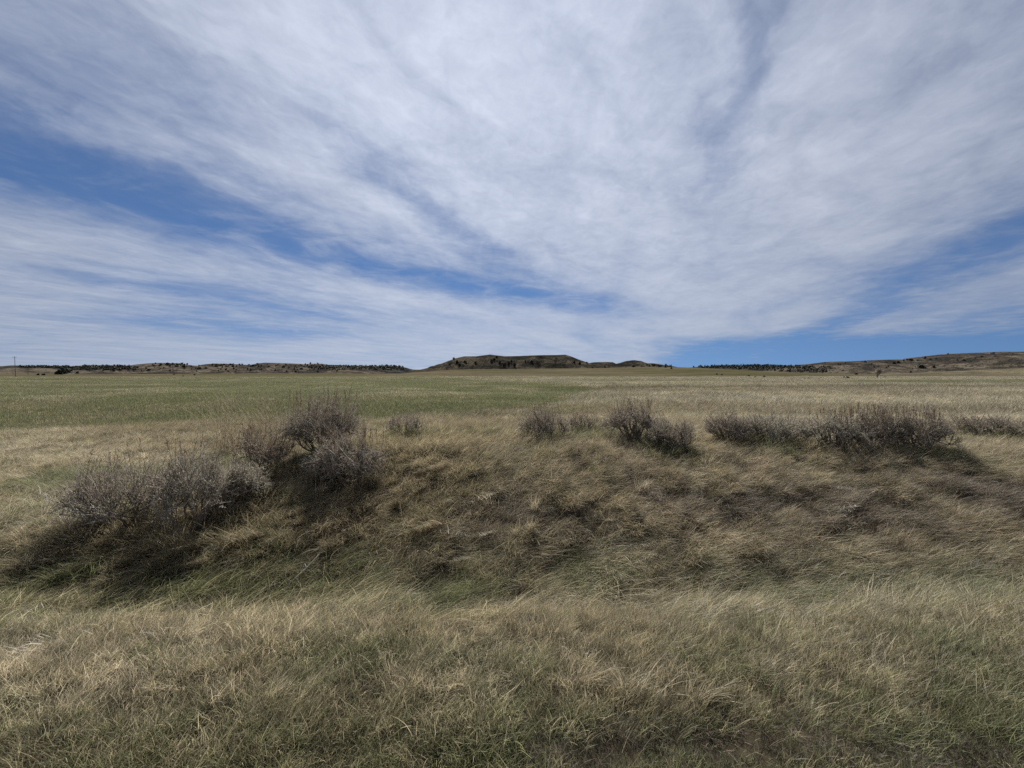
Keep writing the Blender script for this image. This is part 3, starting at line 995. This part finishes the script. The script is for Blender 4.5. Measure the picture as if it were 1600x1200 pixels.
def forked_stalk():
    x, y = ground_hit(455, 925)
    z = float(height(x, y))
    t = empty('forked_stalk', (x, y, z))
    tag(t, 'pale forked dry stalk leaning over the green ditch grass', 'stalk')
    s = y / FPX
    def P(a, b, d=0.0): return np.array([(a - 455) * s, d, (925 - b) * s])
    m = Tubes()
    m.path([P(441, 926, -0.03), P(452, 914), P(463, 903), P(478, 889, 0.03), P(497, 869, 0.06)], 0.008, 0.005, 5)
    m.build('stem', M_twig_pale, t)
    q = Tubes()
    q.path([P(463, 903), P(470, 911, -0.02), P(476, 921, -0.05)], 0.006, 0.004, 5)
    q.build('side_stem', M_twig_pale, t)
    q = Tubes()
    q.path([P(478, 889, 0.03), P(474, 884, 0.05), P(466, 902, 0.02)], 0.003, 0.002, 4)
    q.build('side_stem', M_twig_pale, t)


forked_stalk()


# ------------------------------------------------------------------ poles and the bare tree
def utility_pole(px, row_top, row_base, label, arm, D):
    x = (px - CX) / FPX * D
    z0 = float(height(x, D))
    hit = top_at(x, D)
    z0 = max(z0, hit)
    H = EYE + (HOR - row_top) / FPX * D - z0
    t = empty('utility_pole', (x, D, z0 - 0.3))
    tag(t, label, 'pole')
    m = Tubes(); m.path([(0, 0, 0), (0.02, 0, H * 0.5), (0.03, 0, H + 0.3)], 0.2, 0.13, 8)
    m.build('post', M_pole, t)
    if arm:
        bm = bmesh.new(); bmesh.ops.create_cube(bm, size=1)
        bmesh.ops.scale(bm, vec=(2.4, 0.12, 0.14), verts=bm.verts)
        me = bpy.data.meshes.new('crossarm'); bm.to_mesh(me); bm.free(); me.materials.append(M_pole)
        o = bpy.data.objects.new('crossarm', me); COL.objects.link(o); o.parent = t
        o.location = (0, -0.22, H - 0.3); o.rotation_euler = (0, 0, 1.1)
        for k in (-1.05, -0.4, 0.4, 1.05):
            q = Tubes(); q.path([(0, 0, 0), (0, 0, 0.18), (0, 0, 0.26)], 0.05, 0.03, 6)
            i = q.build('insulator', M_pole, o); i.location = (k, 0, 0.06)


utility_pole(24, 557, 587, 'tall dark utility pole at the far edge of the green field', True, 330)
utility_pole(44, 574.5, 586, 'faint short utility pole farther along the line', False, 560)
utility_pole(20.5, 576, 585, 'faint utility pole close behind the tall dark one', False, 620)


def bare_tree():
    hit = far_hit(1370, 591)
    loc = hit[0]
    r = np.random.default_rng(5)
    H = 15 / FPX * loc.y
    t = empty('bare_tree', (loc.x, loc.y, loc.z - 0.2))
    tag(t, 'leafless grey tree standing in the low draw', 'tree')
    tk, br = Tubes(), Tubes()
    tk.path([(0, 0, 0), (0.1, 0, H * 0.2), (0.05, 0.1, H * 0.45)], 0.32, 0.16, 7)
    for i in range(11):
        a = r.random() * 6.28
        q0 = np.array([0.05, 0.05, H * (0.18 + 0.25 * r.random())])
        e = q0 + np.array([math.cos(a) * H * 0.28, math.sin(a) * H * 0.28, H * (0.3 + 0.25 * r.random())])
        c = bezier(q0, (q0 + e) / 2 + np.array([math.cos(a), math.sin(a), -0.3]) * 0.08 * H, e, 5)
        br.path(c, 0.14, 0.05, 4)
        for j in range(9):
            p = c[1 + r.integers(4)]
            e2 = p + np.array([r.normal() * 0.12, r.normal() * 0.12, 0.15 + 0.08 * r.random()]) * H
            br.path([p, (p + e2) / 2 + r.normal(size=3) * 0.1, e2], 0.05, 0.02, 3)
            for q in range(3):
                e3 = e2 + r.normal(size=3) * H * 0.06
                br.path([(p + e2) / 2, e3], 0.03, 0.015, 3)
    tk.build('trunk', M_twig, t)
    br.build('crown', M_twig, t)


bare_tree()


# ------------------------------------------------------------------ grass
def patch_mesh(name, seed, n, radius, clumps, length, width, messy, comb, curl, segs=4):
    """a patch of grass: locks of blades that share a lean; comb = how far tips lie over towards +X"""
    r = np.random.default_rng(seed)
    ca, cr = r.random(clumps) * 6.283, radius * np.sqrt(r.random(clumps)) * 0.92
    cc = np.stack([np.cos(ca) * cr, np.sin(ca) * cr], 1)
    cl = r.normal(size=(clumps, 2)) * np.array([0.24, 0.26])
    chue, cgreen, clen = r.random(clumps), r.random(clumps), 0.75 + 0.5 * r.random(clumps)
    w = r.integers(0, clumps, n)
    b0 = np.zeros((n, 3))
    b0[:, :2] = cc[w] + r.normal(size=(n, 2)) * radius * 0.62 / math.sqrt(clumps) * 1.25
    b0[:, 2] = -0.015
    L = length * clen[w] * (0.45 + 0.75 * r.random(n))
    az = r.random(n) * 6.283
    tilt = np.abs(r.normal(size=n)) * messy + 0.06
    d = np.stack([np.cos(az) * np.sin(tilt), np.sin(az) * np.sin(tilt), np.cos(tilt)], 1)
    d[:, 0] += comb * (0.7 + 0.6 * r.random(n)) + cl[w, 0] * (0.5 + comb)
    d[:, 1] += 0.22 * comb * r.normal(size=n) + cl[w, 1] * (0.5 + comb)
    d /= np.linalg.norm(d, axis=1)[:, None]
    droop = curl * (0.4 + r.random(n))
    hx = d * np.array([1, 1, 0]); hx /= np.linalg.norm(hx, axis=1)[:, None] + 1e-6
    side = np.cross(d, [0, 0, 1.0]); side /= np.linalg.norm(side, axis=1)[:, None] + 1e-6
    ra = r.normal(size=n)[:, None] * 0.7
    side = side * np.cos(ra) + np.cross(d, side) * np.sin(ra)
    ww = width * (0.6 + 0.8 * r.random(n))
    rv = np.clip(0.35 * chue[w] + 0.65 * r.random(n) ** 1.3, 0, 1)
    gv = np.clip((0.6 * cgreen[w] + 0.4 * r.random(n) - 0.5) * 1.3 + 0.5, 0, 0.999)
    wob = r.normal(size=(n, 3)) * 0.10
    p, dd = b0.copy(), d.copy()
    V = np.zeros((n, segs + 1, 2, 3)); C = np.ones((n, segs + 1, 2, 4))
    for s_ in range(segs + 1):
        t = s_ / segs
        q = (ww * (1 - t ** 1.6) + 0.0003)[:, None] * side
        V[:, s_, 0] = p - q; V[:, s_, 1] = p + q
        C[:, s_, :, 0] = rv[:, None]; C[:, s_, :, 1] = gv[:, None]; C[:, s_, :, 2] = t
        p = p + dd * (L / segs)[:, None]
        k = (droop * 0.5 / segs)[:, None]
        dd = dd + np.array([0, 0, -2.0]) * k + hx * k + wob * (0.6 if s_ % 2 else -0.3)
        dd /= np.linalg.norm(dd, axis=1)[:, None]
        p[:, 2] = np.maximum(p[:, 2], 0.004 + 0.03 * rv * min(1, length * 4))
    base = np.arange(n)[:, None] * (segs + 1) * 2 + 2 * np.arange(segs)[None, :]
    F = np.stack([base, base + 1, base + 3, base + 2], -1).reshape(-1, 4)
    o = mesh_obj(name, V.reshape(-1, 3), F, M_blade, col=C.reshape(-1, 4), colname='blade')
    COL.objects.unlink(o)
    return o


lib = bpy.data.collections.new('patch library')
KINDS = []
FIRST = {}


def family(key, count, *args, **kw):
    FIRST[key] = (len(KINDS), count)
    for i in range(count):
        KINDS.append(patch_mesh('patch_%02d' % len(KINDS), 100 + len(KINDS), *args, **kw))


#      key      how many  n  radius clumps len  width  messy comb curl
family('near',     6, 210, 0.13, 8, 0.118, 0.0010, 0.36, 0.30, 0.55)
family('messy',    5, 560, 0.26, 18, 0.14, 0.0013, 0.50, 0.30, 0.75)
family('combed',   6, 680, 0.26, 30, 0.215, 0.0011, 0.40, 0.82, 0.75)
family('short',    4, 200, 0.12, 6, 0.080, 0.0012, 0.5, 0.10, 0.5)
family('wiry',     3, 150, 0.20, 9, 0.15, 0.0017, 0.8, 0.25, 1.1)
family('crop',     3, 420, 0.30, 14, 0.09, 0.0018, 0.4, 0.10, 0.4)
family('farclump', 4, 330, 0.65, 12, 0.26, 0.0040, 0.42, 0.60, 0.7, segs=3)
family('farcrop',  3, 330, 0.65, 20, 0.12, 0.0050, 0.45, 0.10, 0.4, segs=3)
family('bunch',    5, 95, 0.055, 3, 0.23, 0.0016, 0.30, 0.35, 0.65, segs=5)
family('thatch',   4, 150, 0.22, 12, 0.13, 0.0015, 1.3, 0.9, 0.3, segs=2)
family('laid',     5, 420, 0.26, 12, 0.30, 0.0013, 0.35, 1.25, 0.6)
family('stray',    4, 7, 0.20, 4, 0.30, 0.0015, 0.25, 0.35, 0.6, segs=5)
for o in KINDS:
    lib.objects.link(o)


def scatter():
    P, R, S, K, T, G = [], [], [], [], [], []
    r = np.random.default_rng(3)

    def pick(key, n):
        a, c = FIRST[key]
        return a + r.integers(0, c, n)

    def emit(x, y, kind, sc, rz, tint, green):
        z = on_ground(x, y)
        e = 0.12
        sx = (on_ground(x + e, y) - on_ground(x - e, y)) / (2 * e)
        sy = (on_ground(x, y + e) - on_ground(x, y - e)) / (2 * e)
        P.append(np.stack([x, y, z], 1))
        ax, ay = np.arctan(sy), -np.arctan(sx)          # lie along the slope
        cz, sz = np.cos(rz), np.sin(rz)
        R.append(np.stack([ax, ay, rz], 1))
        S.append(sc); K.append(kind); T.append(tint); G.append(green)

    def fan(y0, y1, dens):
        hm = 1.22 * y1 + 1.6
        st = 1 / math.sqrt(dens)
        gx, gy = np.meshgrid(np.arange(-hm, hm, st), np.arange(y0, y1, st))
        gx = gx + (np.arange(gx.shape[0]) % 2)[:, None] * st * 0.5
        x = gx.ravel() + (r.random(gx.size) - 0.5) * st * 1.1
        y = gy.ravel() + r.random(gx.size) * st * 1.1
        k = np.abs(x) < 1.22 * y + 1.6
        return x[k], y[k]

    def away(x, y, k):
        m = np.ones(len(x), bool)
        for bx, by, br in BUSH_XY:
            m &= np.hypot(x - bx, y - by) > br * k
        return m

    def flow(x, y):
        return -0.55 + (fbm(x * 0.6 + 7, y * 0.6, 3) - 0.5) * 1.9

    # roadside strip, small patches
    x, y = fan(1.0, 3.7, 62)
    n = len(x)
    c, g, wh = cover(x, y)
    edge = 2.26 + 0.24 * (fbm(x * 1.2, x * 0 + 4, 3) - 0.5) - 0.04 * x
    mown = (y < edge) & (x > -0.1 + 0.5 * r.random(n))
    kind = np.where(mown, pick('short', n), pick('near', n))
    sc = (0.75 + 0.5 * r.random(n)) * (0.70 + 0.6 * fbm(x * 1.3 + 3, y * 1.3, 3))
    keep = ~((np.abs(y - edge + 0.08) < 0.13) & (x > 0.1))
    rz = flow(x, y) + r.normal(size=n) * 0.8
    c = c * (0.80 + 0.40 * r.random((n, 1)))
    emit(x[keep], y[keep], kind[keep], sc[keep], rz[keep], c[keep], g[keep])
    x, y = fan(1.0, 2.5, 60)                             # mown turf is tighter
    edge = 2.26 + 0.24 * (fbm(x * 1.2, x * 0 + 4, 3) - 0.5) - 0.04 * x
    k = (y < edge - 0.20) & (x > 0.1)
    x, y = x[k], y[k]
    c, g, wh = cover(x, y)
    emit(x, y, pick('short', len(x)), 0.7 + 0.4 * r.random(len(x)), r.random(len(x)) * 6.28, c * 0.9, g)
    x, y = fan(1.0, 2.6, 45)                             # dark matted litter along the mowing line; tint also carries the edge's shadow
    edge = 2.26 + 0.24 * (fbm(x * 1.2, x * 0 + 4, 3) - 0.5) - 0.04 * x
    k = (np.abs(y - edge + 0.08) < 0.2) & (x > 0.0)
    x, y = x[k], y[k]
    n = len(x)
    emit(x, y, pick('thatch', n), 0.5 + 0.3 * r.random(n), r.random(n) * 6.28, DARK * (0.6 + 1.6 * r.random((n, 1)) ** 2), np.full(n, 0.25))
    emit(x, y, pick('short', n), 0.45 + 0.35 * r.random(n), r.random(n) * 6.28, DARK * (0.8 + 1.0 * r.random((n, 1))), np.full(n, 0.45))
    # ditch, bank and the near plain
    for (y0, y1, dens) in ((3.4, 6, 17), (6, 9, 15), (9, 15, 12)):
        x, y = fan(y0, y1, dens)
        m = away(x, y, 0.12)
        x, y = x[m], y[m]
        n = len(x)
        c, g, wh = cover(x, y)
        dp = dead_patch(x, y)
        combed = smooth(3.3, 4.3, y + (fbm(x * 0.8, y * 0.8, 2) - 0.5) * 1.6)
        kind = np.where(r.random(n) < combed, pick('combed', n), pick('messy', n))
        kind = np.where(wh > 0.3 + 0.4 * r.random(n), pick('crop', n), kind)
        laid = np.exp(-((y - 4.15) / 0.55) ** 2)
        kind = np.where(r.random(n) < laid * 0.75, pick('laid', n), kind)
        kind = np.where(r.random(n) < dp * 0.8, pick('wiry', n), kind)
        sc = (0.75 + 0.5 * r.random(n)) * (0.68 + 0.64 * fbm(x * 1.1 + 3, y * 1.1, 3))
        c = c * (0.76 + 0.48 * r.random((n, 1)))
        emit(x, y, kind, sc, flow(x, y) * (1 - 0.7 * laid) + r.normal(size=n) * (0.5 - 0.25 * laid), c, g)
    # stray tall stems
    x, y = fan(1.6, 12, 3.5)
    m = away(x, y, 0.4) & (in_wheat(x, y) < 0.3) & (y > 2.4)
    x, y = x[m], y[m]
    n = len(x)
    emit(x, y, pick('stray', n), 0.6 + 0.6 * r.random(n), flow(x, y) + r.normal(size=n) * 0.9, np.where(r.random((n, 1)) < 0.4, BROWN * 0.6, PALE) * (0.75 + 0.5 * r.random((n, 1))), np.zeros(n))
    # bunchgrass clumps, broken litter
    x, y = fan(2.4, 14, 7.0)
    m = (in_wheat(x, y) < 0.4) & (r.random(len(x)) < 0.12 + 0.75 * smooth(0.50, 0.64, fbm(x * 0.9 + 30, y * 0.9, 3)) * (1 - 0.6 * np.exp(-((y - 5.8) / 1.2) ** 2)))
    x, y = x[m], y[m]
    n = len(x)
    c, g, wh = cover(x, y)
    emit(x, y, pick('bunch', n), (0.55 + 0.6 * r.random(n)) * (1 + 0.01 * y), flow(x, y) + r.normal(size=n) * 0.7, lerp(c, PALE, 0.5 * np.ones(n)) * (0.8 + 0.5 * r.random((n, 1))), np.clip(g * 0.6, 0, 0.5))
    x, y = fan(2.7, 14, 5.0)
    m = (in_wheat(x, y) < 0.4) & (r.random(len(x)) < 0.7)
    x, y = x[m], y[m]
    n = len(x)
    grey = np.array([0.33, 0.30, 0.245])
    emit(x, y, pick('thatch', n), 0.7 + 0.5 * r.random(n), r.random(n) * 6.28, grey * (0.6 + 0.7 * r.random((n, 1))), np.zeros(n))
    for bx, by, br in BUSH_XY:                          # grass standing in and around the bushes
        n = int(10 + 14 * br)
        a = r.random(n) * 6.28; q = br * (0.45 + 0.75 * r.random(n))
        x, y = bx + np.cos(a) * q, by + np.sin(a) * q * 0.8
        c, g, wh = cover(x, y)
        emit(x, y, pick('bunch', n), 0.8 + 0.6 * r.random(n), flow(x, y) + r.normal(size=n), lerp(c, PALE, 0.4 * np.ones(n)), np.clip(g, 0, 0.6))
    # rank brown weeds on the plain
    x, y = fan(13, 70, 0.55)
    m = (in_wheat(x, y) < 0.2) & (r.random(len(x)) < smooth(0.52, 0.68, fbm(x * 0.13 + 3, y * 0.25 + 8, 3)))
    x, y = x[m], y[m]
    n = len(x)
    emit(x, y, pick('wiry', n), 1.6 + 1.4 * r.random(n), r.random(n) * 6.28, lerp(np.broadcast_to(BROWN * 0.7, (n, 3)), PALE, (r.random(n) < 0.3) * 0.8), np.zeros(n))
    # farther out
    for (y0, y1, dens, grow) in ((14, 24, 3.6, 1.0), (24, 45, 2.4, 1.15), (45, 90, 1.3, 1.45), (90, 150, 0.6, 1.9), (150, 270, 0.25, 1.9)):
        x, y = fan(y0, y1, dens)
        m = away(x, y, 0.4)
        x, y = x[m], y[m]
        n = len(x)
        c, g, wh = cover(x, y)
        kind = np.where(wh > 0.45 + 0.2 * r.normal(size=n), pick('farcrop', n), pick('farclump', n))
        pn = fbm(x * 0.25, y * 0.12, 3)
        sc = (0.7 + 0.5 * r.random(n)) * (0.6 + 0.8 * pn) * grow
        c = c * (0.72 + 0.5 * r.random((n, 1)))
        emit(x, y, kind, sc, -0.3 + (pn - 0.5) * 3 + r.normal(size=n) * 0.5, c, g)
    return [np.concatenate(a) for a in (P, R, S, K, T, G)]


P, R, S, K, T, G = scatter()
me = bpy.data.meshes.new('prairie_grass')
me.vertices.add(len(P))
me.vertices.foreach_set('co', P.astype(np.float32).ravel())


def point_attr(name, typ, field, arr):
    a = me.attributes.new(name, typ, 'POINT')
    a.data.foreach_set(field, arr.ravel())


point_attr('rot', 'FLOAT_VECTOR', 'vector', R.astype(np.float32))
point_attr('size', 'FLOAT', 'value', S.astype(np.float32))
point_attr('which', 'INT', 'value', K.astype(np.int32))
point_attr('tint', 'FLOAT_COLOR', 'color', np.hstack([T, np.ones((len(T), 1))]).astype(np.float32))
point_attr('green', 'FLOAT', 'value', G.astype(np.float32))
me.materials.append(M_blade)
grass = bpy.data.objects.new('prairie_grass', me)
COL.objects.link(grass)
tag(grass, 'windblown dry and green prairie grass covering the ground', 'grass', kind='stuff')

ng = bpy.data.node_groups.new('grass scatter', 'GeometryNodeTree')
ng.interface.new_socket('Geometry', in_out='INPUT', socket_type='NodeSocketGeometry')
ng.interface.new_socket('Geometry', in_out='OUTPUT', socket_type='NodeSocketGeometry')
gi = ng.nodes.new('NodeGroupInput'); go = ng.nodes.new('NodeGroupOutput')
ci = ng.nodes.new('GeometryNodeCollectionInfo')
ci.inputs['Collection'].default_value = lib
ci.inputs['Separate Children'].default_value = True
ci.inputs['Reset Children'].default_value = True
ip = ng.nodes.new('GeometryNodeInstanceOnPoints')
ip.inputs['Pick Instance'].default_value = True


def named(name, typ):
    n = ng.nodes.new('GeometryNodeInputNamedAttribute')
    n.data_type = typ
    n.inputs['Name'].default_value = name
    return n.outputs[0]


mp_ = ng.nodes.new('GeometryNodeMeshToPoints')
ng.links.new(gi.outputs[0], mp_.inputs['Mesh'])
ng.links.new(mp_.outputs[0], ip.inputs['Points'])
ng.links.new(ci.outputs[0], ip.inputs['Instance'])
ng.links.new(named('which', 'INT'), ip.inputs['Instance Index'])
e2r = ng.nodes.new('FunctionNodeEulerToRotation')
ng.links.new(named('rot', 'FLOAT_VECTOR'), e2r.inputs[0])
ng.links.new(e2r.outputs[0], ip.inputs['Rotation'])
ng.links.new(named('size', 'FLOAT'), ip.inputs['Scale'])
ng.links.new(ip.outputs[0], go.inputs[0])
md = grass.modifiers.new('scatter', 'NODES')
md.node_group = ng
print('tufts', len(P))
